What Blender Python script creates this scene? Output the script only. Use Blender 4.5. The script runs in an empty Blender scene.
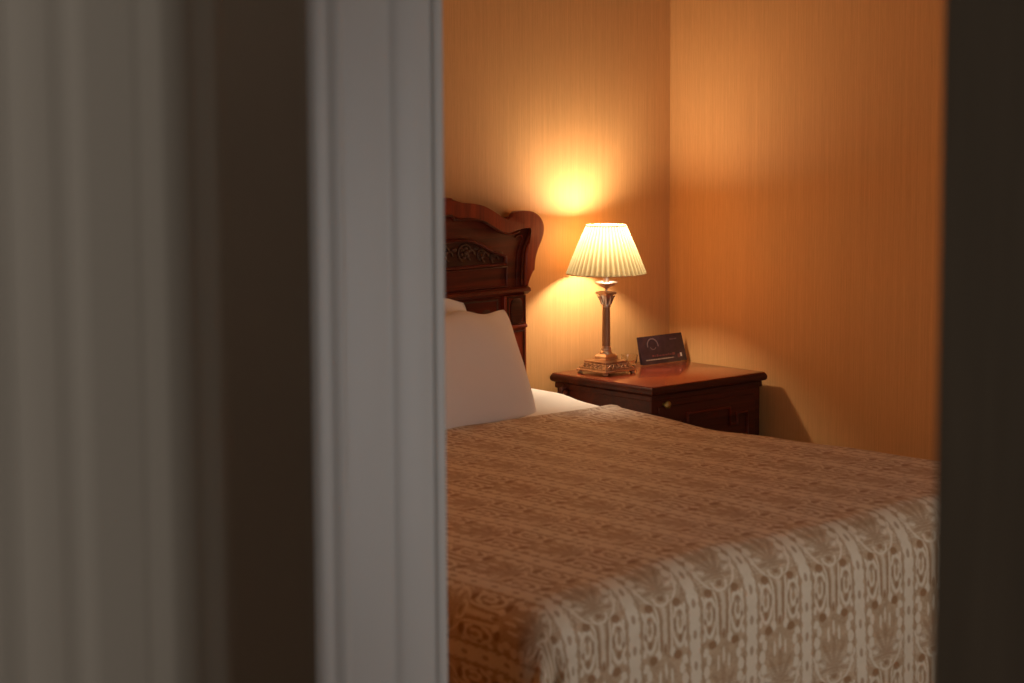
import bpy, bmesh, math, random
from mathutils import Vector, Matrix
from math import pi, sin, cos, tan, exp, sqrt, atan2, radians
random.seed(7)
scn = bpy.context.scene
COL = scn.collection

# ------------------------------------------------------------------ nodes
class V:
    """a value in a node tree that can be computed with like a number"""
    def __init__(s, nt, sock): s.nt, s.s = nt, sock
    def _m(s, op, *a, clamp=False):
        n = s.nt.nodes.new('ShaderNodeMath'); n.operation = op; n.use_clamp = clamp
        for i, x in enumerate((s,) + a):
            if isinstance(x, V): s.nt.links.new(x.s, n.inputs[i])
            else: n.inputs[i].default_value = x
        return V(s.nt, n.outputs[0])
    def __add__(s, o): return s._m('ADD', o)
    __radd__ = __add__
    def __sub__(s, o): return s._m('SUBTRACT', o)
    def __rsub__(s, o): return (s * -1.0) + o
    def __mul__(s, o): return s._m('MULTIPLY', o)
    __rmul__ = __mul__
    def __truediv__(s, o): return s._m('DIVIDE', o)
    def abs(s): return s._m('ABSOLUTE')
    def sin(s): return s._m('SINE')
    def cos(s): return s._m('COSINE')
    def sqrt(s): return s._m('SQRT')
    def floor(s): return s._m('FLOOR')
    def mod(s, k): return s._m('FLOORED_MODULO', k)
    def atan2(s, o): return s._m('ARCTAN2', o)
    def exp(s): return s._m('EXPONENT')
    def max(s, o): return s._m('MAXIMUM', o)
    def min(s, o): return s._m('MINIMUM', o)
    def below(s, t, w):          # 1 where s < t, soft edge w
        return ((t - s) / w + 0.5)._m('ADD', 0.0, clamp=True)

def new_mat(name):
    m = bpy.data.materials.new(name); m.use_nodes = True
    nt = m.node_tree
    b = nt.nodes['Principled BSDF']
    return m, nt, b
def setp(b, **k):
    for n, v in k.items():
        n = n.replace('_', ' ')
        i = b.inputs[n]
        if hasattr(i.default_value, '__len__') and len(v) == 3: v = (*v, 1)
        i.default_value = v
def coords(nt, which='Object', scale=(1, 1, 1), rot=(0, 0, 0)):
    t = nt.nodes.new('ShaderNodeTexCoord'); mp = nt.nodes.new('ShaderNodeMapping')
    mp.inputs['Scale'].default_value = scale; mp.inputs['Rotation'].default_value = rot
    nt.links.new(t.outputs[which], mp.inputs['Vector']); return mp.outputs[0]
def noise(nt, vec, scale, detail=3, rough=.55, dist=0):
    n = nt.nodes.new('ShaderNodeTexNoise'); nt.links.new(vec, n.inputs['Vector'])
    n.inputs['Scale'].default_value = scale; n.inputs['Detail'].default_value = detail
    n.inputs['Roughness'].default_value = rough; n.inputs['Distortion'].default_value = dist
    return V(nt, n.outputs['Fac'])
def ramp(nt, fac, stops):
    r = nt.nodes.new('ShaderNodeValToRGB'); nt.links.new(fac.s, r.inputs[0])
    e = r.color_ramp.elements
    while len(e) < len(stops): e.new(0.5)
    for x, (p, c) in zip(e, stops): x.position = p; x.color = (*c, 1)
    return r.outputs[0]
def mix(nt, fac, a, b):
    n = nt.nodes.new('ShaderNodeMix'); n.data_type = 'RGBA'
    if isinstance(fac, V): nt.links.new(fac.s, n.inputs['Factor'])
    else: n.inputs['Factor'].default_value = fac
    for k, c in (('A', a), ('B', b)):
        sk = [i for i in n.inputs if i.name == k and i.type == 'RGBA'][0]
        if hasattr(c, 'links') or hasattr(c, 'is_linked'): nt.links.new(c, sk)
        else: sk.default_value = (*c, 1)
    return [o for o in n.outputs if o.type == 'RGBA'][0]
def bump(nt, b, h, strength, dist=.002):
    n = nt.nodes.new('ShaderNodeBump'); n.inputs['Strength'].default_value = strength
    n.inputs['Distance'].default_value = dist
    nt.links.new(h.s, n.inputs['Height']); nt.links.new(n.outputs[0], b.inputs['Normal'])

M = {}
def plain(name, col, rough=.5, metal=0., var=.12, scale=8., bmp=0., **k):
    m, nt, b = new_mat(name)
    n = noise(nt, coords(nt), scale, 4)
    nt.links.new(ramp(nt, n, [(.3, tuple(c * (1 - var) for c in col)), (.7, tuple(min(1, c * (1 + var)) for c in col))]), b.inputs['Base Color'])
    setp(b, Roughness=rough, Metallic=metal, **k)
    if bmp: bump(nt, b, noise(nt, coords(nt), scale * 6, 3), bmp)
    M[name] = m; return m

def wood(name, dark, light, rough, axis=0, coat=.0, scale=9.):
    m, nt, b = new_mat(name)
    s = [scale * 2.2] * 3; s[axis] = scale * .16
    g = noise(nt, coords(nt, scale=s), 1.0, 6, .62, 1.2)
    s2 = [scale * 16] * 3; s2[axis] = scale * .7
    g2 = noise(nt, coords(nt, scale=s2), 1.0, 3)
    f = g * .75 + g2 * .25
    nt.links.new(ramp(nt, f, [(.32, dark), (.52, tuple((a + c) / 2 for a, c in zip(dark, light))), (.7, light)]), b.inputs['Base Color'])
    setp(b, Roughness=rough, Coat_Weight=coat, Coat_Roughness=.12, Specular_IOR_Level=.3 if coat < .2 else .5)
    bump(nt, b, g2, .08, .0006)
    M[name] = m; return m

def wallpaper(name, c0, c1, horiz):
    m, nt, b = new_mat(name)
    s = [3, 3, 3]; s[horiz] = 230; s[2] = 1.8
    a = noise(nt, coords(nt, scale=s), 1.0, 3, .6)
    s = [3, 3, 3]; s[horiz] = 420; s[2] = 14.
    c = noise(nt, coords(nt, scale=s), 1.0, 2, .6)
    s = [3, 3, 3]; s[horiz] = 60; s[2] = .5
    d = noise(nt, coords(nt, scale=s), 1.0, 1, .5)
    f = a * .45 + c * .40 + d * .15
    nt.links.new(ramp(nt, f, [(.30, c0), (.66, c1)]), b.inputs['Base Color'])
    setp(b, Roughness=.55, Specular_IOR_Level=.3)
    bump(nt, b, f, .15, .0008)
    M[name] = m
wallpaper('wallpaper_x', (.52, .265, .090), (.68, .355, .133), 0)
wallpaper('wallpaper_y', (.52, .265, .090), (.68, .355, .133), 1)
plain('paint_grey', (.50, .475, .435), .45, var=.03, scale=3)
plain('hall_paint', (.30, .26, .21), .6, var=.05, scale=3)
plain('hall_wallpaper', (.50, .46, .41), .6, var=.05, scale=3)
plain('ceiling_paint', (.62, .52, .40), .8, var=.03)
plain('carpet', (.20, .11, .055), .95, var=.25, scale=60, bmp=.4)
wood('nightstand_wood_shaded', (.030, .006, .003), (.105, .018, .006), .55, 0, .0)  # darker than mahogany: shade on front and top edge put into the colour
wood('mahogany', (.045, .0060, .0022), (.165, .021, .0060), .42, 0, .05)
wood('mahogany_upright_lit', (.090, .011, .0035), (.36, .050, .013), .42, 2, .05)  # lit copy of mahogany: lamplight on the ears put into the colour
wood('mahogany_carved', (.028, .007, .003), (.10, .023, .008), .45, 0, .1, 20)
wood('tabletop_lacquer', (.10, .013, .005), (.23, .036, .012), .22, 0, .45, 6)
wood('door_stain', (.12, .098, .075), (.16, .132, .10), .6, 2)
plain('brass', (.68, .53, .43), .30, 1., var=.25, scale=30)
plain('brass_dark', (.42, .29, .21), .42, 1., var=.4, scale=60)
plain('inlay', (.080, .026, .010), .55, var=.3, scale=50)
plain('column_brown', (.30, .15, .075), .42, .15, var=.1)
plain('knob_brass', (.42, .33, .12), .35, .9)
plain('pillow_cotton', (.80, .74, .67), .85, var=.02, scale=5, bmp=.06)
plain('sheet_cotton', (.84, .78, .69), .8, var=.02, scale=5, bmp=.08)
plain('mattress_ticking', (.70, .64, .55), .8, var=.04)
plain('card_dark', (.030, .014, .018), .32, var=.35, scale=40)
plain('card_print', (.15, .10, .10), .4, var=.2)
plain('card_silver', (.30, .23, .18), .4, var=.15, scale=200)
plain('card_red', (.15, .040, .035), .4)
plain('card_white', (.70, .62, .55), .4)
plain('card_paper', (.62, .52, .42), .7)
plain('bed_skirt', (.30, .2, .12), .8)
plain('window_frame_paint', (.6, .57, .52), .4)
m, nt, b = new_mat('dish_glass'); setp(b, Base_Color=(.98, .95, .9), Roughness=.06, Transmission_Weight=1.0, IOR=1.45); M['dish_glass'] = m

# lamp shade: pleated gauze that scatters light through itself and lets some straight through the weave
m, nt, b = new_mat('shade_gauze')
out = nt.nodes['Material Output']
uv = nt.nodes.new('ShaderNodeUVMap'); sx = nt.nodes.new('ShaderNodeSeparateXYZ'); nt.links.new(uv.outputs[0], sx.inputs[0])
ux, uy = V(nt, sx.outputs[0]), V(nt, sx.outputs[1])
tr = nt.nodes.new('ShaderNodeBsdfTranslucent'); df = nt.nodes.new('ShaderNodeBsdfDiffuse'); tp = nt.nodes.new('ShaderNodeBsdfTransparent')
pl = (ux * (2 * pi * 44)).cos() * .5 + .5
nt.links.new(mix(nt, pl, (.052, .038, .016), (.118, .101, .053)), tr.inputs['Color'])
df.inputs['Color'].default_value = (.75, .62, .42, 1)
tp.inputs['Color'].default_value = (1, .58, .30, 1)
m1 = nt.nodes.new('ShaderNodeAddShader'); nt.links.new(tr.outputs[0], m1.inputs[0])
m0 = nt.nodes.new('ShaderNodeMixShader'); m0.inputs[0].default_value = .90
nt.links.new(df.outputs[0], m0.inputs[1]); nt.links.new(tr.outputs[0], m0.inputs[2])
m2 = nt.nodes.new('ShaderNodeMixShader'); m2.inputs[0].default_value = .10
nt.links.new(m0.outputs[0], m2.inputs[1]); nt.links.new(tp.outputs[0], m2.inputs[2])
nt.links.new(m2.outputs[0], out.inputs['Surface']); M['shade_gauze'] = m
m, nt, b = new_mat('bulb_glass')
out = nt.nodes['Material Output']; tp = nt.nodes.new('ShaderNodeBsdfTransparent'); mx = nt.nodes.new('ShaderNodeMixShader'); mx.inputs[0].default_value = .99
df = nt.nodes.new('ShaderNodeBsdfDiffuse'); nt.links.new(df.outputs[0], mx.inputs[1]); nt.links.new(tp.outputs[0], mx.inputs[2]); nt.links.new(mx.outputs[0], out.inputs['Surface']); M['bulb_glass'] = m
plain('shade_trim', (.62, .45, .24), .7)

# bedspread damask, laid out in the cloth's own flat coordinates (UV in metres)
BAND, REP = .186, .278
def damask():
    m, nt, b = new_mat('damask')
    uv = nt.nodes.new('ShaderNodeUVMap'); sx = nt.nodes.new('ShaderNodeSeparateXYZ'); nt.links.new(uv.outputs[0], sx.inputs[0])
    u0, v0 = V(nt, sx.outputs[0]), V(nt, sx.outputs[1])
    wob = noise(nt, uv.outputs[0], 60, 2)
    wob2 = noise(nt, uv.outputs[0], 75, 2, dist=.5)
    u = u0 + (wob - .5) * .006
    v = v0 + (wob2 - .5) * .006
    x = ((u / BAND).mod(1.0) - .5).abs() * BAND        # 0 on the motif's axis, .093 on the band
    y = v.mod(REP)                                     # 0 at the crown
    def ell(cx, cy, rx, ry, w=.25):
        dx = (x - cx) / rx; dy = (y - cy) / ry
        return dx * dx + dy * dy
    def disc(cx, cy, rx, ry, w=.5): return ell(cx, cy, rx, ry).below(1.0, w)
    def ring(cx, cy, rx, ry, t): return (ell(cx, cy, rx, ry).sqrt() - 1.0).abs().below(t, t * .8)
    def mx(*a):
        r = a[0]
        for q in a[1:]: r = r.max(q)
        return r
    # light thread
    edge = (v * (2 * pi / .0348)).cos() * .0035
    band = (.093 - x + edge).below(.0175, .004)
    yy = (y + REP * .5).mod(REP) - REP * .5               # same, centred on the crown
    q = ((yy * -1.0 + .014) / .062).max(0.0).min(1.0)
    swag = (x - .026 - q.sqrt() * .044).abs().below(.0042, .002) * (yy + .018).abs().below(.034, .006)
    speck = ((x * 523.6).sin() * (y * 452.0).sin()).abs()
    lattice = ((speck - .45) * -1.0).below(0.0, .3) * (yy + .022).abs().below(.030, .006) * .6
    light = mx(band, swag, lattice,
        ring(.045, .074, .019, .043, .16), ring(.047, .070, .009, .018, .3),
        ring(.0, .004, .022, .018, .16), disc(.060, .152, .010, .010), disc(.050, .170, .008, .013), disc(.058, .196, .010, .015), disc(.054, .226, .010, .014), disc(.038, .250, .012, .008), disc(.060, .252, .008, .010), disc(.0, .168, .004, .020), disc(.018, .182, .004, .018),
        disc(.021, .128, .009, .012), disc(.064, .118, .006, .010), disc(.064, .035, .005, .010),
        (x - .0195 - (y * -55.0).exp() * .02).abs().below(.0026, .002) * (y - .070).abs().below(.050, .01),
        x.below(.006, .003) * (y - .065).abs().below(.050, .01) * .7)
    # brown thread
    chain = (( (.093 - x) / .0058) * ((.093 - x) / .0058) + (((v.mod(.0695)) - .035) / .011) * (((v.mod(.0695)) - .035) / .011)).below(1.0, .5)
    hair = (x - .0705 + edge).abs().below(.0018, .0015)
    th = x.atan2(.262 - y)
    rr = (x * x + (.262 - y) * (.262 - y)).sqrt()
    leaf = rr / (((th * 11.0).cos() * .40 + .60) * (1.0 - th * .22))
    palm = leaf.below(.080, .014) * (y - .21).abs().below(.066, .006)
    star1 = disc(.043, .022, .012, .010); star2 = disc(.037, .138, .013, .010)
    lyre = mx((x - .011 - (y * -50.0).exp() * .022).abs().below(.0022, .002) * (y - .075).abs().below(.05, .01),
              disc(.0, .118, .005, .012), disc(.047, .050, .006, .009), disc(.046, .104, .007, .010), disc(.030, .070, .004, .016), disc(.0, .002, .010, .010), disc(.060, .083, .005, .007))
    brown = mx(palm * .45, star1, star2, lyre * .8, chain * .75, hair * .7)
    th1 = noise(nt, coords(nt, 'UV', (900, 260, 1)), 1, 1)
    blot = noise(nt, uv.outputs[0], 38, 3)
    ground = ramp(nt, blot, [(.35, (.38, .245, .138)), (.65, (.50, .345, .212))])
    c = mix(nt, light * (.72 + blot * .4), ground, (.74, .64, .49))
    fleck = noise(nt, uv.outputs[0], 170, 3, .7)
    c = mix(nt, (fleck * 2.6 - 1.25).max(0.0).min(.55), c, (.72, .60, .44))
    c = mix(nt, brown * .85, c, (.235, .10, .032))
    c = mix(nt, th1 * .35, c, (.33, .22, .105))
    nt.links.new(c, b.inputs['Base Color'])
    setp(b, Roughness=.62, Sheen_Weight=.08, Specular_IOR_Level=.35)
    bump(nt, b, light * .6 - brown * .5 + th1 * .3, .35, .0012)
    M['damask'] = m
damask()

# ------------------------------------------------------------------ mesh helpers
def obj(name, bm, mat, parent=None, smooth=None, loc=None):
    me = bpy.data.meshes.new(name)
    bmesh.ops.recalc_face_normals(bm, faces=bm.faces[:])
    bm.to_mesh(me); bm.free()
    o = bpy.data.objects.new(name, me); COL.objects.link(o)
    me.materials.append(M[mat] if isinstance(mat, str) else mat)
    if smooth is not None:
        for p in me.polygons: p.use_smooth = True
        if smooth < 180: me.set_sharp_from_angle(angle=radians(smooth))
    if parent is not None: o.parent = parent
    if loc: o.location = loc
    return o
def tag(o, label, cat, group=None):
    o['label'] = label; o['category'] = cat
    if group: o['group'] = group
    return o
def thing(name, label, cat, loc=(0, 0, 0), rz=0, group=None):
    o = bpy.data.objects.new(name, None); COL.objects.link(o)
    o.location = loc; o.rotation_euler = (0, 0, rz); return tag(o, label, cat, group)
def struct(o): o['kind'] = 'structure'; return o
def box(bm, x0, x1, y0, y1, z0, z1, bev=0, seg=2):
    r = bmesh.ops.create_cube(bm, size=1)
    vs = r['verts']
    for v in vs: v.co = Vector(((x0 + x1) / 2 + v.co.x * (x1 - x0), (y0 + y1) / 2 + v.co.y * (y1 - y0), (z0 + z1) / 2 + v.co.z * (z1 - z0)))
    if bev:
        es = list({e for v in vs for e in v.link_edges})
        bmesh.ops.bevel(bm, geom=es, offset=bev, segments=seg, profile=.5, affect='EDGES')
    return bm
def B(*a, **k): return box(bmesh.new(), *a, **k)
def lathe(bm, prof, n=40, c=(0, 0, 0), shape=None):
    """prof: (radius, z) from bottom to top"""
    rings = []
    for r, z in prof:
        ring = []
        for i in range(n):
            a = 2 * pi * i / n
            k = shape(a, z) if shape else 1.0
            ring.append(bm.verts.new((c[0] + r * k * cos(a), c[1] + r * k * sin(a), c[2] + z)))
        rings.append(ring)
    for p, q in zip(rings, rings[1:]):
        for i in range(n): bm.faces.new((p[i], p[(i + 1) % n], q[(i + 1) % n], q[i]))
    bm.faces.new(rings[0][::-1]); bm.faces.new(rings[-1])
    return bm
def prism_xz(bm, pts, y0, y1, bev=0, seg=2):
    """outline in the XZ plane, given depth in Y"""
    a = [bm.verts.new((x, y0, z)) for x, z in pts]; b = [bm.verts.new((x, y1, z)) for x, z in pts]
    n = len(pts)
    f0 = bm.faces.new(a); f1 = bm.faces.new(b[::-1])
    for i in range(n): bm.faces.new((a[i], b[i], b[(i + 1) % n], a[(i + 1) % n]))
    if bev:
        es = [e for e in f0.edges] + [e for e in f1.edges]
        bmesh.ops.bevel(bm, geom=es, offset=bev, segments=seg, profile=.5, affect='EDGES', clamp_overlap=True)
    return bm
def sweep(bm, path, prof, closed=False):
    """path in XZ: list (x,z); prof: closed list of (normal offset, y)"""
    n = len(path); rings = []
    for i in range(n):
        p = Vector(path[i])
        a = Vector(path[(i - 1) % n]) if (closed or i > 0) else None
        c = Vector(path[(i + 1) % n]) if (closed or i < n - 1) else None
        t1 = (p - a).normalized() if a is not None else (c - p).normalized()
        t2 = (c - p).normalized() if c is not None else t1
        n1 = Vector((-t1.y, t1.x)); n2 = Vector((-t2.y, t2.x))
        nn = (n1 + n2); nn = nn / max(nn.length_squared / 2, .6)
        rings.append([bm.verts.new((p.x + nn.x * o, y, p.y + nn.y * o)) for o, y in prof])
    k = len(prof)
    for i in range(n if closed else n - 1):
        q, r = rings[i], rings[(i + 1) % n]
        for j in range(k): bm.faces.new((q[j], q[(j + 1) % k], r[(j + 1) % k], r[j]))
    if not closed: bm.faces.new(rings[0]); bm.faces.new(rings[-1][::-1])
    return bm
def tube(bm, pts, r, n=8):
    pts = [Vector(p) for p in pts]; rings = []; up = None
    for i, p in enumerate(pts):
        t = (pts[min(i + 1, len(pts) - 1)] - pts[max(i - 1, 0)]).normalized()
        if up is None: up = Vector((0, 1, 0)) if abs(t.y) < .9 else Vector((1, 0, 0))
        s = t.cross(up).normalized(); w = s.cross(t)
        rr = r(i / (len(pts) - 1)) if callable(r) else r
        rings.append([bm.verts.new(p + (s * cos(2 * pi * k / n) + w * sin(2 * pi * k / n)) * rr) for k in range(n)])
    for a, c in zip(rings, rings[1:]):
        for k in range(n): bm.faces.new((a[k], a[(k + 1) % n], c[(k + 1) % n], c[k]))
    bm.faces.new(rings[0][::-1]); bm.faces.new(rings[-1]); return bm
def blob(bm, c, r, u=10, v=8):
    res = bmesh.ops.create_uvsphere(bm, u_segments=u, v_segments=v, radius=1)
    for q in res['verts']: q.co = Vector((c[0] + q.co.x * r[0], c[1] + q.co.y * r[1], c[2] + q.co.z * r[2]))
    return bm
def spline(pts, k=6):
    """Catmull-Rom through 2D points"""
    P = [Vector(p) for p in pts]; o = []
    for i in range(len(P) - 1):
        a, b_, c, d = P[max(i - 1, 0)], P[i], P[i + 1], P[min(i + 2, len(P) - 1)]
        for j in range(k):
            t = j / k
            o.append(tuple(.5 * ((2 * b_) + (c - a) * t + (2 * a - 5 * b_ + 4 * c - d) * t * t + (3 * b_ - a - 3 * c + d) * t ** 3)))
    o.append(tuple(P[-1])); return o
def arc(cx, cz, r, a0, a1, n=12): return [(cx + r * cos(radians(a0 + (a1 - a0) * i / n)), cz + r * sin(radians(a0 + (a1 - a0) * i / n))) for i in range(n + 1)]

# ------------------------------------------------------------------ the place
# origin: floor under the corner behind the nightstand; +X along the headboard wall towards that corner, +Y into the headboard wall
CEIL = 2.75
FRONT0, FRONT1 = -4.40, -4.25          # wall between hall and bedroom suite
DOOR_L, DOOR_R = -4.894, -3.915
PX0, PX1, PY = -3.500, -3.208, -2.62   # end of the partition beside the bed
struct(obj('floor', B(-7.4, .1, -7.1, .1, -.1, 0), 'carpet'))
struct(obj('ceiling', B(-7.4, .1, -7.1, .1, CEIL, CEIL + .1), 'ceiling_paint'))
struct(obj('wall_back', B(-7.4, .1, 0, .1, 0, CEIL), 'wallpaper_x'))
struct(obj('wall_right', B(0, .1, FRONT0, 0, 0, CEIL), 'wallpaper_y'))
struct(obj('wall_left', B(-7.4, -7.3, -7.1, 0, 0, CEIL), 'hall_paint'))
struct(obj('wall_hall_right', B(-3.10, -3.0, -7.1, FRONT0, 0, CEIL), 'hall_paint'))
struct(obj('wall_hall_rear', B(-7.4, -3.0, -7.1, -7.0, 0, CEIL), 'hall_paint'))
WX0, WX1, WZ0, WZ1 = -2.60, -1.10, .30, 1.70
bm = bmesh.new()
box(bm, -7.3, DOOR_L, FRONT0, FRONT1, 0, CEIL)
box(bm, DOOR_L, DOOR_R, FRONT0, FRONT1, 2.3, CEIL)
box(bm, DOOR_R, WX0, FRONT0, FRONT1, 0, CEIL)
box(bm, WX1, 0, FRONT0, FRONT1, 0, CEIL)
box(bm, WX0, WX1, FRONT0, FRONT1, 0, WZ0)
box(bm, WX0, WX1, FRONT0, FRONT1, WZ1, CEIL)
struct(obj('wall_front', bm, 'hall_paint'))
bm = bmesh.new()
for x0, x1, z0, z1 in ((WX0, WX0 + .05, WZ0, WZ1), (WX1 - .05, WX1, WZ0, WZ1), (WX0 + .05, WX1 - .05, WZ0, WZ0 + .05), (WX0 + .05, WX1 - .05, WZ1 - .05, WZ1), ((WX0 + WX1) / 2 - .02, (WX0 + WX1) / 2 + .02, WZ0 + .05, WZ1 - .05)):
    box(bm, x0, x1, FRONT0 + .03, FRONT0 + .08, z0, z1, .004)
struct(obj('window_1', bm, 'window_frame_paint'))
# partition beside the bed; its end carries a fluted, painted casing
struct(obj('wall_partition', B(PX0 + .006, PX0 + .16, PY + .022, 0, 0, CEIL), 'hall_wallpaper'))
struct(obj('wall_bedside', B(PX0 + .16, PX1 - .006, PY + .022, 0, 0, CEIL), 'wallpaper_y'))
def plan_prism(bm, pts, z0, z1):
    a = [bm.verts.new((x, y, z0)) for x, y in pts]; c = [bm.verts.new((x, y, z1)) for x, y in pts]
    n = len(pts); bm.faces.new(a); bm.faces.new(c[::-1])
    for i in range(n): bm.faces.new((a[i], a[(i + 1) % n], c[(i + 1) % n], c[i]))
    return bm
w = PX1 - PX0
prof = [(0, .022), (0, .004), (.006, .0), (.026, -.002), (.034, .001), (.042, .001), (.050, -.002), (.064, -.002), (.070, .002), (.080, .003),
        (.160, .003), (.165, .0045), (.175, .0045), (.180, .003), (.196, .002), (.250, .002), (.256, .004), (.262, .004), (.267, .001), (.277, .0), (w - .002, .004), (w, .022)]
struct(obj('trim_1', plan_prism(bmesh.new(), [(PX0 + x, PY + y) for x, y in prof], 0, CEIL), 'paint_grey', smooth=28))
# doorway casing on the hall side, seen close on the left
prof = [(0, 0), (0, -.006), (-.006, -.0105), (-.013, -.0145), (-.018, -.0165), (-.0205, -.0165), (-.024, -.020), (-.032, -.0255), (-.042, -.0315), (-.052, -.036), (-.062, -.0395), (-.071, -.041),
        (-.074, -.0395), (-.078, -.0395), (-.082, -.042), (-.104, -.0435), (-.128, -.0445), (-.132, -.0425), (-.139, -.0425), (-.143, -.0455), (-.172, -.0465), (-.176, -.045), (-.181, -.045), (-.185, -.048), (-.235, -.049), (-.240, -.040), (-.240, 0)]
struct(obj('trim_2', plan_prism(bmesh.new(), [(DOOR_L + x, FRONT0 + y) for x, y in prof], 0, 2.45), 'paint_grey', smooth=28))
# dark door standing open into the hall on the right
d = thing('door_1', 'dark stained door leaf standing open on the right', 'door', (DOOR_R - .049, FRONT1 - .02, 0)); del d['label']; del d['category']; struct(d)
leaf = obj('door_leaf', B(0, .045, -.92, 0, .01, 2.28, .003), 'door_stain', d)
bm = bmesh.new()
for z0, z1 in ((.25, 1.0), (1.15, 2.1)):
    for a in ((-.80, -.785, z0, z1), (-.135, -.12, z0, z1), (-.785, -.135, z0, z0 + .015), (-.785, -.135, z1 - .015, z1)):
        box(bm, -.008, .0, a[0], a[1], a[2], a[3], .002)
obj('panel_moulding', bm, 'door_stain', d)
bm = bmesh.new(); tube(bm, [(0, -.86, 1.02), (-.05, -.86, 1.02), (-.055, -.84, 1.02), (-.055, -.75, 1.02)], .009, 10)
obj('door_handle', bm, 'brass', d)
# skirting boards
bprof = lambda y0, y1, x0, x1: B(x0, x1, y0, y1, 0, .12, .004)
struct(obj('baseboard_right', bprof(FRONT1, 0, -.018, -.0005), 'mahogany'))
struct(obj('baseboard_back', bprof(-.018, -.0005, -3.0, -.02), 'mahogany'))

# ------------------------------------------------------------------ bed
CX = -1.66
bed = thing('bed', 'king size bed with carved mahogany headboard standing against the wall', 'bed', (CX, 0, 0))
def mir(pts): return pts + [(-x, z) for x, z in reversed(pts)]
sil_r = [(.605, 1.253), (.618, 1.236)] + spline([(.648, 1.2355), (.692, 1.231), (.736, 1.222), (.777, 1.204), (.819, 1.181), (.849, 1.170)], 4)
ear_r = spline([(.849, 1.170), (.857, 1.190), (.875, 1.197), (.91, 1.198), (.945, 1.192), (.974, 1.174), (.989, 1.150), (.990, 1.125), (.98, 1.097), (.964, 1.068), (.953, 1.037), (.948, .995)], 4)
foot_r = [(.936, .993), (.932, .935), (.919, .934), (.918, .10)]
right = sil_r[:-1] + [(.845, 1.160), (.88, 1.175), (.93, 1.182), (.960, 1.164), (.976, 1.145), (.976, 1.12), (.965, 1.09), (.950, 1.06), (.940, 1.03), (.936, .993), (.932, .935), (.919, .934), (.918, .10)]
# main slab behind everything
obj('headboard_panel', prism_xz(bmesh.new(), [(x, z) for x, z in mir(right)], -.055, -.006, .004), 'mahogany', bed, 30)
# crest moulding along the arch
lo_r = [(.604, 1.200), (.618, 1.186)] + spline([(.65, 1.187), (.682, 1.186), (.736, 1.175), (.777, 1.155), (.818, 1.135), (.856, 1.127)], 4)
top_ = [(0, 1.254)] + sil_r; low_ = [(0, 1.202)] + lo_r
inner_ = [(.914, .950), (.918, 1.055), (.928, 1.091), (.948, 1.122), (.950, 1.140), (.942, 1.148), (.924, 1.149), (.888, 1.138)]
for s in (1, -1):
    bm = bmesh.new()
    poly = [(s * x, z) for x, z in top_ + [(x + .007, z) for x, z in ear_r[1:]] + [(.936, .993), (.932, .950)] + inner_ + low_[::-1]]
    prism_xz(bm, poly if s < 0 else poly[::-1], -.073, -.050, .007, 4)
    obj('crest_moulding', bm, 'mahogany_upright_lit', bed, 40)
bm = bmesh.new()
path = [(-x, z) for x, z in reversed(low_[1:])] + low_
bead = [(-.003 + .7 * r_ * cos(a) , -.071 + r_ * sin(a)) for r_ in (.006,) for a in [2 * pi * i / 8 for i in range(8)]]
sweep(bm, path + [(.875, 1.131), (.888, 1.136)], bead)
obj('crest_bead', bm, 'mahogany', bed, 60)
# rolled ears
for s in (1, -1):
    bm = bmesh.new()
    path = spline([(s * x, z) for x, z in [(.870, 1.130), (.888, 1.134), (.912, 1.145), (.934, 1.147), (.945, 1.138), (.944, 1.120), (.925, 1.090), (.913, 1.055), (.909, 1.0), (.909, .955)]], 4)
    sweep(bm, path, [(.004 * cos(a), -.060 + .008 * sin(a)) for a in [2 * pi * i / 8 for i in range(8)]])
    path2 = spline([(s * x, z) for x, z in [(.885, 1.112), (.903, 1.120), (.915, 1.112), (.903, 1.085), (.893, 1.055), (.889, 1.0), (.888, .955)]], 4)
    sweep(bm, path2, [(.003 * cos(a), -.055 + .005 * sin(a)) for a in [2 * pi * i / 8 for i in range(8)]])
    obj('scroll_line', bm, 'mahogany', bed, 60)
# carved arched panel
arch_r = spline([(0, 1.132), (.30, 1.126), (.577, 1.114), (.627, 1.116), (.681, 1.113), (.728, 1.098), (.769, 1.077), (.818, 1.059), (.835, 1.052)], 4)
poly = [(-x, z) for x, z in reversed(arch_r[1:])] + arch_r + [(.836, 1.028), (-.836, 1.028)]
carved = obj('carved_panel', prism_xz(bmesh.new(), poly[::-1], -.058, -.050), 'mahogany_carved', bed)
bm = bmesh.new()
sweep(bm, poly, [(.0055 * cos(a), -.062 + .010 * sin(a)) for a in [2 * pi * i / 8 for i in range(8)]], closed=True)
obj('panel_moulding', bm, 'mahogany', carved, 60)
bm = bmesh.new()
rnd = random.Random(3)
def archz(x):
    x = abs(x)
    for (a, za), (b_, zb) in zip(arch_r, arch_r[1:]):
        if a <= x <= b_: return za + (zb - za) * (x - a) / max(b_ - a, 1e-6)
    return 1.05
for s in (1, -1):
    for cx, r in ((.02, .034), (.13, .030), (.24, .033), (.35, .030), (.46, .033), (.57, .030), (.665, .027), (.735, .017), (.785, .010)):
        zc = (1.032 + archz(cx)) / 2
        for k in range(6):
            a = k * pi / 3 + .3
            blob(bm, (s * (cx + cos(a) * r * .55), -.060, zc + sin(a) * r * .55), (r * .30, .007, r * .24), 8, 6)
        blob(bm, (s * cx, -.063, zc), (r * .28, .008, r * .28), 8, 6)
        tube(bm, [(s * (x), -.061, z) for x, z in arc(cx, zc, r, 20, 250, 14)], .0035, 6)
        tube(bm, [(s * (cx + r + .014 * cos(t)), -.061, zc - .008 + .016 * sin(t)) for t in [i * .5 for i in range(10)]], .003, 6)
        blob(bm, (s * (cx + r + .022), -.060, zc + .012), (.012, .005, .006), 8, 6)
obj('floral_carving', bm, 'inlay', carved, 80)
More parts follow.
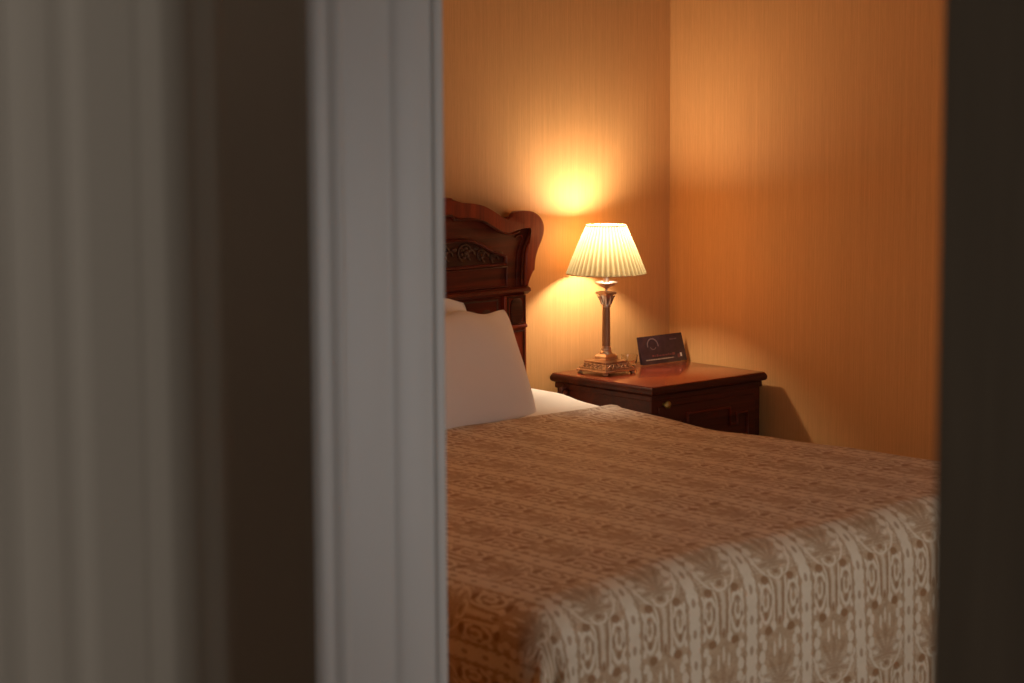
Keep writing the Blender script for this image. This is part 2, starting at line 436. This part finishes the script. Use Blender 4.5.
# lower framed field and rails
bm = bmesh.new()
sweep(bm, [(-.845, 1.018), (-.845, .955), (.845, .955), (.845, 1.018)], [(.003 * cos(a), -.057 + .005 * sin(a)) for a in [2 * pi * i / 8 for i in range(8)]], closed=True)
obj('field_moulding', bm, 'mahogany', bed, 60)
rail = [(.012, -.05), (.012, -.066), (.006, -.080), (-.003, -.082), (-.009, -.072), (-.014, -.066), (-.014, -.05)]
obj('headboard_rail', sweep(bmesh.new(), [(-.932, .938), (.932, .938)], rail), 'mahogany', bed, 30)
bm = bmesh.new(); box(bm, -.818, .818, -.060, -.052, .62, .921, .002)
fr = obj('headboard_frieze', bm, 'mahogany', bed)
bm = bmesh.new()
for x0, x1 in ((.04, .42), (.44, .815)):
    for s in (1, -1):
        q = [(s * x0 + s * .012, .912), (s * x1 - s * .012, .912), (s * x1 - s * .012, .80), (s * x0 + s * .012, .80)]
        sweep(bm, q, [(.003 * cos(a), -.061 + .004 * sin(a)) for a in [2 * pi * i / 6 for i in range(6)]], closed=True)
        for k in range(9):
            xx = s * (x0 + .06 + k * (x1 - x0 - .12) / 8)
            blob(bm, (xx, -.061, .865 + .012 * (-1) ** k), (.018, .003, .007), 8, 6)
obj('inlay_band', bm, 'inlay', fr, 80)
for s in (1, -1):
    bm = bmesh.new(); x0, x1 = sorted((s * .822, s * .918))
    box(bm, x0, x1, -.074, -.052, 0, .924, .003)
    box(bm, x0 - .001, x1 + .001, -.080, -.052, .815, .826, .003)
    post = obj('headboard_post', bm, 'mahogany_upright_lit', bed)
    bm = bmesh.new()
    xc = s * .872
    ov = [(xc + .026 * (abs(cos(t)) ** .6) * (1 if cos(t) > 0 else -1), .872 + .042 * (abs(sin(t)) ** .6) * (1 if sin(t) > 0 else -1)) for t in [2 * pi * i / 32 for i in range(32)]]
    prism_xz(bm, ov, -.080, -.072, .003)
    sweep(bm, [(xc - .036, .918), (xc + .036, .918), (xc + .036, .832), (xc - .036, .832)], [(.003 * cos(a), -.075 + .004 * sin(a)) for a in [2 * pi * i / 6 for i in range(6)]], closed=True)
    sweep(bm, [(xc - .034, .805), (xc + .034, .805), (xc + .034, .30), (xc - .034, .30)], [(.003 * cos(a), -.075 + .004 * sin(a)) for a in [2 * pi * i / 6 for i in range(6)]], closed=True)
    obj('cartouche', bm, 'mahogany_carved', post, 40)
# base, mattress
obj('divan_base', B(-.93, .93, -2.16, -.08, .10, .30, .01), 'bed_skirt', bed)
obj('mattress', B(-.935, .935, -2.165, -.082, .30, .545, .09, 5), 'mattress_ticking', bed, 60)
for sx in (-1, 1):
    for yy in (-2.05, -.25):
        obj('leg', lathe(bmesh.new(), [(.02, 0), (.028, .02), (.032, .06), (.04, .10)], 20, (sx * .85, yy, 0)), 'mahogany', bed, 40)

# ---- bedspread
HALFW, LEN, DROP, RAD = .965, 2.215, .50, .11
TOPZ = .582
def bend(e):
    """distance past the flat -> (horizontal advance, drop) round a quarter circle then straight"""
    L = RAD * pi / 2
    if e <= 0: return 0, 0
    if e < L: a = e / RAD; return RAD * sin(a), RAD * (1 - cos(a))
    return RAD + (e - L) * .03, RAD + (e - L)
def undul(x, y):
    z = .006 * sin(2.1 * x + 1.3 * y + .5) * cos(1.7 * y - .6) + .003 * sin(6.5 * x - 2 * y) + .0025 * sin(4 * y + 9 * x + 1) + .002 * sin(17 * x + 5 * y) * sin(11 * y)
    z += .010 * (1 - (x / HALFW) ** 2) + .014 * x / HALFW
    z += .018 * exp(-((y + .33) / .28) ** 2 - ((x - .8) / .4) ** 2)
    # gentle dip beside the nightstand, rise towards the foot
    z += -.008 * exp(-((y + .97) / .16) ** 2 - ((x - .93) / .25) ** 2)
    return z
bm = bmesh.new(); uvl = bm.loops.layers.uv.new('UVMap')
fw, fl = HALFW - RAD, LEN - RAD                 # flat half-width and length
SW, SL = fw + DROP, fl + DROP
NX, NY = 300, 260
HEAD = .482
grid = []; flat = {}
for j in range(NY + 1):
    t = HEAD + (SL - HEAD) * j / NY
    row = []
    for i in range(NX + 1):
        s = -SW + 2 * SW * i / NX
        a = max(0, abs(s) - fw); c = max(0, t - fl); sg = 1 if s > 0 else -1
        if a > 0 and c > 0:
            ph = atan2(c, a); e = max(a, c) * (1 + .10 * sin(2 * ph)) 
            adv, dr = bend(e)
            extra = max(0, dr - RAD)
            flare = .13 * extra * sin(2 * ph) ** 2 + .26 * min(extra, .25) * exp(-((ph - .80) / .11) ** 2)
            adv += flare
            # one soft fold where the spare cloth gathers at the corner
            adv -= .34 * min(extra, .22) * exp(-((ph - 1.12) / .11) ** 2)
            px, py = sg * (fw + adv * cos(ph) ** .8), -(fl + adv * sin(ph) ** .8)
        else:
            ax, dx = bend(a); cy, dc = bend(c)
            px, py, dr = sg * (min(abs(s), fw) + ax), -(min(t, fl) + cy), dx + dc
            hang = max(0, dr - RAD)
            if c > 0: py -= hang * (.02 * sin(9 * s + 1) + .012 * sin(21 * s))
            if a > 0: px += sg * hang * (.02 * sin(8 * t) + .012 * sin(19 * t + 1))
        fall = exp(-dr / .05)
        z = TOPZ - dr + undul(px, py) * fall
        # the near foot corner is a little pressed down
        z -= .012 * exp(-((px + .95) / .25) ** 2 - ((py + 2.2) / .3) ** 2)
        if t < HEAD + .03: z += .004 * sin((t - HEAD) / .03 * pi)
        skew = -.042 * max(0, 1 - (t - HEAD) / .4) * min(1, max(0, (px - .50) / .38)) - .010 * max(0, 1 - (t - HEAD) / .4) * max(0, .4 - px)
        v = bm.verts.new((px + CX, py + skew, z)); flat[v] = (s, t); row.append(v)
    grid.append(row)
US = -2.166 - CX            # a band passes here
VC = None
for j in range(NY):
    for i in range(NX):
        f = bm.faces.new((grid[j][i], grid[j][i + 1], grid[j + 1][i + 1], grid[j + 1][i]))
        for l in f.loops:
            s, t = flat[l.vert]
            l[uvl].uv = (s - US + BAND * 8, t - (fl + RAD * pi / 2 + (TOPZ - RAD - .535)) + REP * 12)
spread = obj('bedspread', bm, 'damask', smooth=180)
tag(spread, 'tan and cream damask bedspread draped over the bed down to its foot', 'bedspread')
md = spread.modifiers.new('thick', 'SOLIDIFY'); md.thickness = .006; md.offset = -1
# ---- white sheet under it
bm = bmesh.new(); NXs, NYs = 120, 40; rows = []
for j in range(NYs + 1):
    t = .085 + .60 * j / NYs; row = []
    for i in range(NXs + 1):
        s = -(fw + .2) + 2 * (fw + .2) * i / NXs
        a = max(0, abs(s) - fw + .0); ax, dx = bend(a)
        sg = 1 if s > 0 else -1
        px = sg * (min(abs(s), fw) + ax - .004)
        z = TOPZ - .010 - dx + undul(px, -t) * exp(-dx / .05)
        z += (.026 * exp(-((t - .16) / .17) ** 2) + .003 * sin(30 * t + 6 * px) * exp(-((t - .3) / .1) ** 2)) * exp(-dx / .06)
        row.append(bm.verts.new((px + CX, -t, z)))
    rows.append(row)
for j in range(NYs):
    for i in range(NXs): bm.faces.new((rows[j][i], rows[j][i + 1], rows[j + 1][i + 1], rows[j + 1][i]))
sh = obj('bed_sheet', bm, 'sheet_cotton', smooth=180)
tag(sh, 'white sheet showing between the pillow and the edge of the damask bedspread', 'sheet')
md = sh.modifiers.new('thick', 'SOLIDIFY'); md.thickness = .004; md.offset = -1

# ---- pillows
def pillow(name, label, w, h, th, loc, rot, seed, lean=0.):
    r = random.Random(seed); ph = [r.uniform(0, 6) for _ in range(8)]
    bm = bmesh.new(); n, mN = 64, 44; side = {}
    for sd in (1, -1):
        for j in range(mN + 1):
            for i in range(n + 1):
                u, v = -1 + 2 * i / n, -1 + 2 * j / mN
                edge = i in (0, n) or j in (0, mN)
                if sd == -1 and edge: side[sd, i, j] = side[1, i, j]; continue
                pu = sin(u * pi / 2) ; pv = sin(v * pi / 2)
                pu = .75 * pu + .25 * u; pv = .75 * pv + .25 * v
                prof_ = max(0, (1 - abs(pu) ** 2.3)) ** .62 * max(0, (1 - abs(pv) ** 2.3)) ** .62
                y = sd * th / 2 * prof_
                y += prof_ * (.008 * sin(3 * u + ph[0]) * sin(2.2 * v + ph[1]) + .004 * sin(7 * u + 4 * v + ph[2]))
                x = pu * w / 2 * (1 - .05 * (1 - abs(pv) ** 2) * abs(pu)) 
                z = pv * h / 2 * (1 - .07 * (1 - abs(pu) ** 2) * abs(pv))
                if pv > 0: z += (.010 * sin(5 * pu + ph[3]) + .006 * sin(11 * pu + ph[6])) * pv
                y += .012 * sin(2.5 * u + ph[4]) * abs(v) + (.010 * (v + 1) * sin(6 * u + ph[5]) if edge else 0) * .3
                k4 = 1 - .06 * (abs(pu) * abs(pv)) ** 5
                x *= k4; z = z * k4 + .010 * pu * max(0, pv)
                side[sd, i, j] = bm.verts.new((x + lean * z, y, z))
        for j in range(mN):
            for i in range(n):
                q = [side[sd, i, j], side[sd, i + 1, j], side[sd, i + 1, j + 1], side[sd, i, j + 1]]
                bm.faces.new(q if sd == -1 else q[::-1])
    o = obj(name, bm, 'pillow_cotton', smooth=180)
    o.location = loc; o.rotation_euler = rot
    return tag(o, label, 'pillow', None)
pillow('pillow', 'large white pillow in front, leaning back on the bed beside the sheet', .77, .41, .15, (-1.333, -.362, .735), (radians(-34), 0, radians(8)), 2, .25)
pillow('pillow', 'white pillow mostly hidden behind the large front pillow, against the headboard', .74, .44, .11, (-1.392, -.165, .724), (radians(-13), 0, radians(1)), 5)

# ------------------------------------------------------------------ nightstand
ns = thing('nightstand', 'dark mahogany nightstand with polished red top between bed and corner', 'nightstand', (-.316, -.262, 0))
nx, ny = .257, .224           # half body
tx, ty = .272, .242           # half top
def tiers(lay):
    bm = bmesh.new(); rings = []
    for o_, z in lay: rings.append([bm.verts.new((sx * (tx - o_), sy * (ty - o_), z)) for sx, sy in ((-1, -1), (1, -1), (1, 1), (-1, 1))])
    bm.faces.new(rings[0][::-1]); bm.faces.new(rings[-1])
    for a, c in zip(rings, rings[1:]):
        for i in range(4): bm.faces.new((a[i], a[(i + 1) % 4], c[(i + 1) % 4], c[i]))
    return bm
obj('top_edge', tiers([(.020, .613), (.012, .6135), (.004, .616), (.0, .621), (-.001, .629), (.002, .637), (.005, .640)]), 'nightstand_wood_shaded', ns, 40)
bm = tiers([(.005, .640), (.006, .643), (.012, .645)])
obj('nightstand_top', bm, 'tabletop_lacquer', ns, 40)
bm = bmesh.new(); box(bm, -nx, nx, -ny, ny, .09, .614, .003)
box(bm, -nx - .006, nx + .006, -ny - .006, ny + .006, .594, .614, .004)
box(bm, -nx - .008, nx + .008, -ny - .008, ny + .008, .03, .09, .006)
obj('nightstand_body', bm, 'nightstand_wood_shaded', ns)
for sx in (-1, 1):
    for sy in (-1, 1):
        obj('foot', lathe(bmesh.new(), [(.018, 0), (.028, .012), (.022, .03), (.03, .034)], 16, (sx * (nx - .03), sy * (ny - .03), 0)), 'nightstand_wood_shaded', ns, 40)
dr = obj('nightstand_door', B(-nx + .028, nx - .028, -ny - .006, -ny + .01, .12, .574, .003), 'nightstand_wood_shaded', ns)
bm = bmesh.new()
k = [(-.170, .545), (-.170, .575 - .06), (-.130, .515), (-.130, .545)]
L, R_, T, Bt = -.185, .185, .553, .15
path = [(L, T - .09), (L, T - .035), (L + .05, T - .035), (L + .05, T - .07), (L + .085, T - .07), (L + .085, T - .012),
        (R_ - .085, T - .012), (R_ - .085, T - .07), (R_ - .05, T - .07), (R_ - .05, T - .035), (R_, T - .035), (R_, T - .09), (R_, Bt), (L, Bt)]
sweep(bm, path, [(.0050 * cos(a), -ny - .007 + .008 * sin(a)) for a in [2 * pi * i / 8 for i in range(8)]], closed=True)
path = [(L + .025, T - .11), (R_ - .025, T - .11), (R_ - .025, Bt + .025), (L + .025, Bt + .025)]
sweep(bm, path, [(.0040 * cos(a), -ny - .007 + .007 * sin(a)) for a in [2 * pi * i / 8 for i in range(8)]], closed=True)
obj('fret_moulding', bm, 'mahogany', dr, 50)
bm = lathe(bmesh.new(), [(.006, 0), (.005, .008), (.010, .012), (.013, .018), (.011, .024), (.004, .027)], 20)
bmesh.ops.rotate(bm, verts=bm.verts[:], cent=(0, 0, 0), matrix=Matrix.Rotation(pi / 2, 3, 'X'))
kn = obj('knob', bm, 'knob_brass', dr, 50, loc=(-.206, -ny - .004, .582)); kn['label'] = 'dull brass knob'
# carved bracket under the rear corner of the top, bed side
bm = bmesh.new()
tube(bm, [(-nx - .004, ny - .045, .600), (-nx - .020, ny - .045, .594), (-nx - .024, ny - .045, .578), (-nx - .014, ny - .045, .566), (-nx - .008, ny - .045, .545), (-nx - .012, ny - .045, .515), (-nx - .002, ny - .045, .49)], lambda t: .011 - .006 * t, 10)
blob(bm, (-nx - .016, ny - .060, .584), (.011, .009, .011))
obj('corner_bracket', bm, 'nightstand_wood_shaded', ns, 60)

# ------------------------------------------------------------------ table lamp
LX, LY, LZ = -.456, -.154, .6455
lamp = thing('table_lamp', 'lit brass column table lamp with pleated cream shade on the nightstand', 'lamp', (LX, LY, LZ))
def sq(bm, lay):
    rr = [[bm.verts.new((sx * h_, sy * h_, z)) for sx, sy in ((-1, -1), (1, -1), (1, 1), (-1, 1))] for h_, z in lay]
    bm.faces.new(rr[0][::-1]); bm.faces.new(rr[-1])
    for a, c in zip(rr, rr[1:]):
        for i in range(4): bm.faces.new((a[i], a[(i + 1) % 4], c[(i + 1) % 4], c[i]))
    return bm
bm = sq(bmesh.new(), [(.052, .009), (.071, .009), (.072, .012), (.071, .014), (.066, .016), (.065, .019), (.050, .036), (.052, .038), (.052, .042), (.031, .045), (.027, .048), (.027, .056), (.023, .060), (.020, .064)])
base = obj('lamp_base', bm, 'brass', lamp, 30)
bm = bmesh.new()
for rot in range(4):
    part_ = bmesh.new()
    for i in range(-2, 3):
        x = i * .020
        up = [(x - .010 + .020 * t, -.0615 + .006 * t, .021 + .012 * t) for t in (0, .5, 1)]
        tube(part_, up, lambda t: .0012 + .0030 * sin(pi * t), 8)
        blob(part_, (x + .003, -.062, .0235), (.0042, .003, .0030), 8, 6)
        blob(part_, (x - .005, -.0565, .0325), (.0042, .003, .0030), 8, 6)
    tube(part_, [(-.062, -.065, .0185), (.062, -.065, .0185)], .0022, 6)
    tube(part_, [(-.050, -.052, .039), (.050, -.052, .039)], .0020, 6)
    bmesh.ops.rotate(part_, verts=part_.verts[:], cent=(0, 0, 0), matrix=Matrix.Rotation(rot * pi / 2, 3, 'Z'))
    me_ = bpy.data.meshes.new('t'); part_.to_mesh(me_); part_.free(); bm.from_mesh(me_); bpy.data.meshes.remove(me_)
obj('base_relief', bm, 'brass_dark', base, 60)
for sx in (-1, 1):
    for sy in (-1, 1):
        obj('foot', lathe(bmesh.new(), [(.006, 0), (.010, .003), (.009, .008), (.006, .010)], 14, (sx * .062, sy * .062, 0)), 'brass', base, 50)
obj('plinth', lathe(bmesh.new(), [(.019, .062), (.021, .066), (.019, .071), (.015, .074), (.0175, .078), (.0175, .082), (.014, .087), (.0135, .090)], 32), 'brass', lamp, 50)
obj('column', lathe(bmesh.new(), [(.0137, .088), (.0137, .12), (.0132, .18), (.0127, .224)], 64, shape=lambda a, z: 1 - .06 * (.5 + .5 * cos(12 * a))), 'column_brown', lamp, 50)
bm = lathe(bmesh.new(), [(.0138, .221), (.0152, .224), (.0142, .228), (.0152, .232), (.0178, .246), (.021, .257), (.024, .263)], 32, shape=lambda a, z: 1 + (.08 * cos(8 * a) if z > .230 else 0))
sq(bm, [(.022, .263), (.0250, .265), (.0250, .271), (.021, .273)])
for k_ in range(8):
    a = k_ * pi / 4
    tube(bm, [(.015 * cos(a), .015 * sin(a), .230), (.020 * cos(a), .020 * sin(a), .244), (.025 * cos(a), .025 * sin(a), .255), (.028 * cos(a), .028 * sin(a), .259), (.0265 * cos(a), .0265 * sin(a), .254)], .003, 6)
obj('capital', bm, 'brass', lamp, 40)
obj('stem', lathe(bmesh.new(), [(.010, .273), (.005, .275), (.0038, .280), (.006, .284), (.006, .285)], 20), 'brass', lamp, 50)
bm = lathe(bmesh.new(), [(.006, .283), (.012, .286), (.023, .292), (.035, .300), (.038, .304), (.036, .305), (.026, .298), (.012, .294), (.010, .315), (.009, .388)], 40, shape=lambda a, z: 1 + (.03 * cos(10 * a) if .288 < z < .306 else 0))
obj('drip_cup', bm, 'brass', lamp, 50)
obj('bulb', lathe(bmesh.new(), [(.010, .390), (.012, .402), (.022, .428), (.027, .448), (.024, .464), (.012, .476), (.003, .479)], 24), 'bulb_glass', lamp, 80)
# pleated shade
bm = bmesh.new(); uvl = bm.loops.layers.uv.new('UVMap'); NP, SUB = 44, 6; n = NP * SUB; rings = []
ZB, ZT, RB, RT = .334, .494, .131, .066
for j in range(13):
    f = j / 12; r = RB + (RT - RB) * f + .0015 * sin(pi * f); z = ZB + (ZT - ZB) * f
    amp = .0028 * (1 - f) + .0012
    rings.append([bm.verts.new(((r + amp * cos(NP * 2 * pi * i / n)) * cos(2 * pi * i / n), (r + amp * cos(NP * 2 * pi * i / n)) * sin(2 * pi * i / n), z)) for i in range(n)])
for j in range(12):
    for i in range(n):
        f = bm.faces.new((rings[j][i], rings[j][(i + 1) % n], rings[j + 1][(i + 1) % n], rings[j + 1][i]))
        for l, (a, c) in zip(f.loops, ((i, j), (i + 1, j), (i + 1, j + 1), (i, j + 1))): l[uvl].uv = (a / n, c / 12)
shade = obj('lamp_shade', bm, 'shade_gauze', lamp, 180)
for r, z in ((RB + .003, ZB), (RT + .002, ZT)):
    pts = [(r * cos(2 * pi * i / 64), r * sin(2 * pi * i / 64), z) for i in range(65)]
    obj('shade_piping', tube(bmesh.new(), pts, .0016, 6), 'shade_trim', shade, 60)
bm = bmesh.new()
for k_ in range(3):
    a = k_ * 2 * pi / 3 + .4
    tube(bm, [(.010 * cos(a), .010 * sin(a), .340), (.05 * cos(a), .05 * sin(a), .338), (RB * cos(a), RB * sin(a), ZB + .003)], .0014, 6)
obj('shade_carrier', bm, 'brass', shade, 60)

# ------------------------------------------------------------------ tent card
card = thing('tent_card', 'dark printed tent card standing on the nightstand right of the lamp', 'card', (-.138, -.118, .6455), radians(0.5))
CW, CH = .218, .094
lean = .030
front = bmesh.new()
def slab(bm, pts, th):
    nrm = (Vector(pts[1]) - Vector(pts[0])).cross(Vector(pts[3]) - Vector(pts[0])).normalized() * th
    a = [bm.verts.new(Vector(p)) for p in pts]; c = [bm.verts.new(Vector(p) + nrm) for p in pts]
    bm.faces.new(a); bm.faces.new(c[::-1])
    for i in range(4): bm.faces.new((a[i], c[i], c[(i + 1) % 4], a[(i + 1) % 4]))
    return bm
h2 = CW / 2
F = lambda u, v, off=0: (-h2 + u * CW, v * lean - off * CH / sqrt(CH ** 2 + lean ** 2), v * CH + off * -lean / sqrt(CH ** 2 + lean ** 2) + .0005)
obj('card_front', slab(front, [F(0, 0), F(0, 1), F(1, 1), F(1, 0)], .0012), 'card_dark', card)
bk = obj('card_back', slab(bmesh.new(), [(-h2, lean - .018, .0008), (-h2, lean + .0012, CH), (h2, lean + .0012, CH), (h2, lean - .018, .0008)], .0012), 'card_dark', card)
def quad(bm, u0, v0, u1, v1):
    a = [bm.verts.new(F(u, v, .0018)) for u, v in ((u0, v0), (u1, v0), (u1, v1), (u0, v1))]; bm.faces.new(a)
bm = bmesh.new()
N_ = 20
for r0, r1, a0, a1 in ((.105, .128, -10, 190), (.060, .072, 200, 330)):
    for i in range(N_):
        t0, t1 = radians(a0 + (a1 - a0) * i / N_), radians(a0 + (a1 - a0) * (i + 1) / N_)
        bm.faces.new([bm.verts.new(F(.30 + r * cos(t), .66 + r * 2.1 * sin(t), .0018)) for r, t in ((r0, t0), (r1, t0), (r1, t1), (r0, t1))])
obj('card_emblem', bm, 'card_print', card)
bm = bmesh.new()
for i in range(5): quad(bm, .70 + i * .032, .80, .725 + i * .032, .835)
obj('card_heading', bm, 'card_print', card)
bm = bmesh.new()
rr = random.Random(5); x = .09
while x < .70:
    wv = rr.uniform(.018, .05); quad(bm, x, .145, min(x + wv, .71), .185); x += wv + .008
obj('card_text_line', bm, 'card_silver', card)
bm = bmesh.new(); x = .24
while x < .72:
    wv = rr.uniform(.02, .06); h_ = rr.uniform(.02, .06); quad(bm, x, .27 - h_ * .3, x + wv, .28 + h_); x += wv + .02
quad(bm, .80, .14, .86, .27)
obj('card_red_print', bm, 'card_red', card)
bm = bmesh.new(); quad(bm, .865, .17, .90, .30); obj('card_white_mark', bm, 'card_white', card)

# small glass dish behind the lamp foot
dish = obj('glass_dish', lathe(bmesh.new(), [(.018, 0), (.024, .003), (.028, .020), (.029, .036), (.0265, .036), (.0255, .020), (.021, .007), (.0, .006)], 36), 'dish_glass', None, 50, loc=(-.270, -.075, .6455))
tag(dish, 'small clear glass dish between the lamp base and the tent card', 'dish')

# ------------------------------------------------------------------ unseen pair on the other side of the bed, added as a warm light source
def twin(root, dx, label, group):
    r_ = root.copy(); COL.objects.link(r_); r_.location.x += dx; r_['label'] = label
    for ch in list(root.children):
        c_ = ch.copy(); COL.objects.link(c_); c_.parent = r_
        for g in ch.children:
            e_ = g.copy(); COL.objects.link(e_); e_.parent = c_
    return r_
DX = -2.92 + .316
twin(ns, DX, 'unseen mahogany nightstand added under the fill lamp by the partition wall', 'nightstands')
twin(lamp, DX, 'unseen brass column table lamp added for warm fill beside the partition wall', 'lamps')

# ------------------------------------------------------------------ light
def light(kind, name, loc, power, col, rot=(0, 0, 0), **k):
    l = bpy.data.lights.new(name, kind); l.energy = power; l.color = col
    for a, v in k.items(): setattr(l, a, v)
    o = bpy.data.objects.new(name, l); COL.objects.link(o); o.location = loc; o.rotation_euler = rot; return o
light('POINT', 'lamp_light', (LX, LY, LZ + .450), 18.5, (1, .80, .58), shadow_soft_size=.032)
light('POINT', 'twin_fill_light', (LX + DX, LY, LZ + .450), 42, (1, .76, .50), shadow_soft_size=.032)  # unseen lamp, added to spread warm fill over bed and walls
light('AREA', 'window_daylight', ((WX0 + WX1) / 2, FRONT0 - .05, (WZ0 + WZ1) / 2), 21, (1, .96, .94), (radians(90), 0, 0), shape='RECTANGLE', size=WX1 - WX0, size_y=WZ1 - WZ0)
light('AREA', 'hall_fill_light', (-6.8, -5.9, 2.1), 14, (1, .90, .79), (radians(75), 0, radians(-56)), shape='DISK', size=.6)  # no fixture; added to light the doorway casing from the left
light('POINT', 'foyer_fill_light', (-5.2, -1.2, 2.45), 6.5, (1, .88, .74), shadow_soft_size=.12)  # no lamp stands here; added to brighten the partition's foyer side
wd = bpy.data.worlds.new('world'); scn.world = wd; wd.use_nodes = True
bg = wd.node_tree.nodes['Background']; bg.inputs[0].default_value = (.75, .85, 1, 1); bg.inputs[1].default_value = .05

# ------------------------------------------------------------------ camera
cam_d = bpy.data.cameras.new('camera'); cam = bpy.data.objects.new('camera', cam_d); COL.objects.link(cam)
FPX = 2300.0
cam_d.sensor_width = 36; cam_d.lens = FPX * 36 / 1024; cam_d.clip_start = .05
pit, rol, yaw = radians(7.08), radians(-.267), radians(48.5)
f = Vector((cos(yaw) * cos(pit), sin(yaw) * cos(pit), -sin(pit)))
r = Vector((sin(yaw), -cos(yaw), 0)); u = r.cross(f)
r2 = r * cos(rol) + u * sin(rol); u2 = u * cos(rol) - r * sin(rol)
mw = Matrix((r2, u2, -f)).transposed().to_4x4(); mw.translation = (-5.7515, -5.6641, 1.70)
cam.matrix_world = mw
cam_d.dof.use_dof = True; cam_d.dof.aperture_fstop = 4.0; cam_d.dof.focus_distance = 7.6
scn.camera = cam
scn.view_settings.view_transform = 'Standard'; scn.view_settings.look = 'None'
scn.view_settings.exposure = 0; scn.view_settings.gamma = 1; scn.view_settings.use_curve_mapping = False
scn.cycles.max_bounces = 10; scn.cycles.diffuse_bounces = 6; scn.cycles.transparent_max_bounces = 12
scn.cycles.use_denoising = True; scn.cycles.sample_clamp_indirect = 4
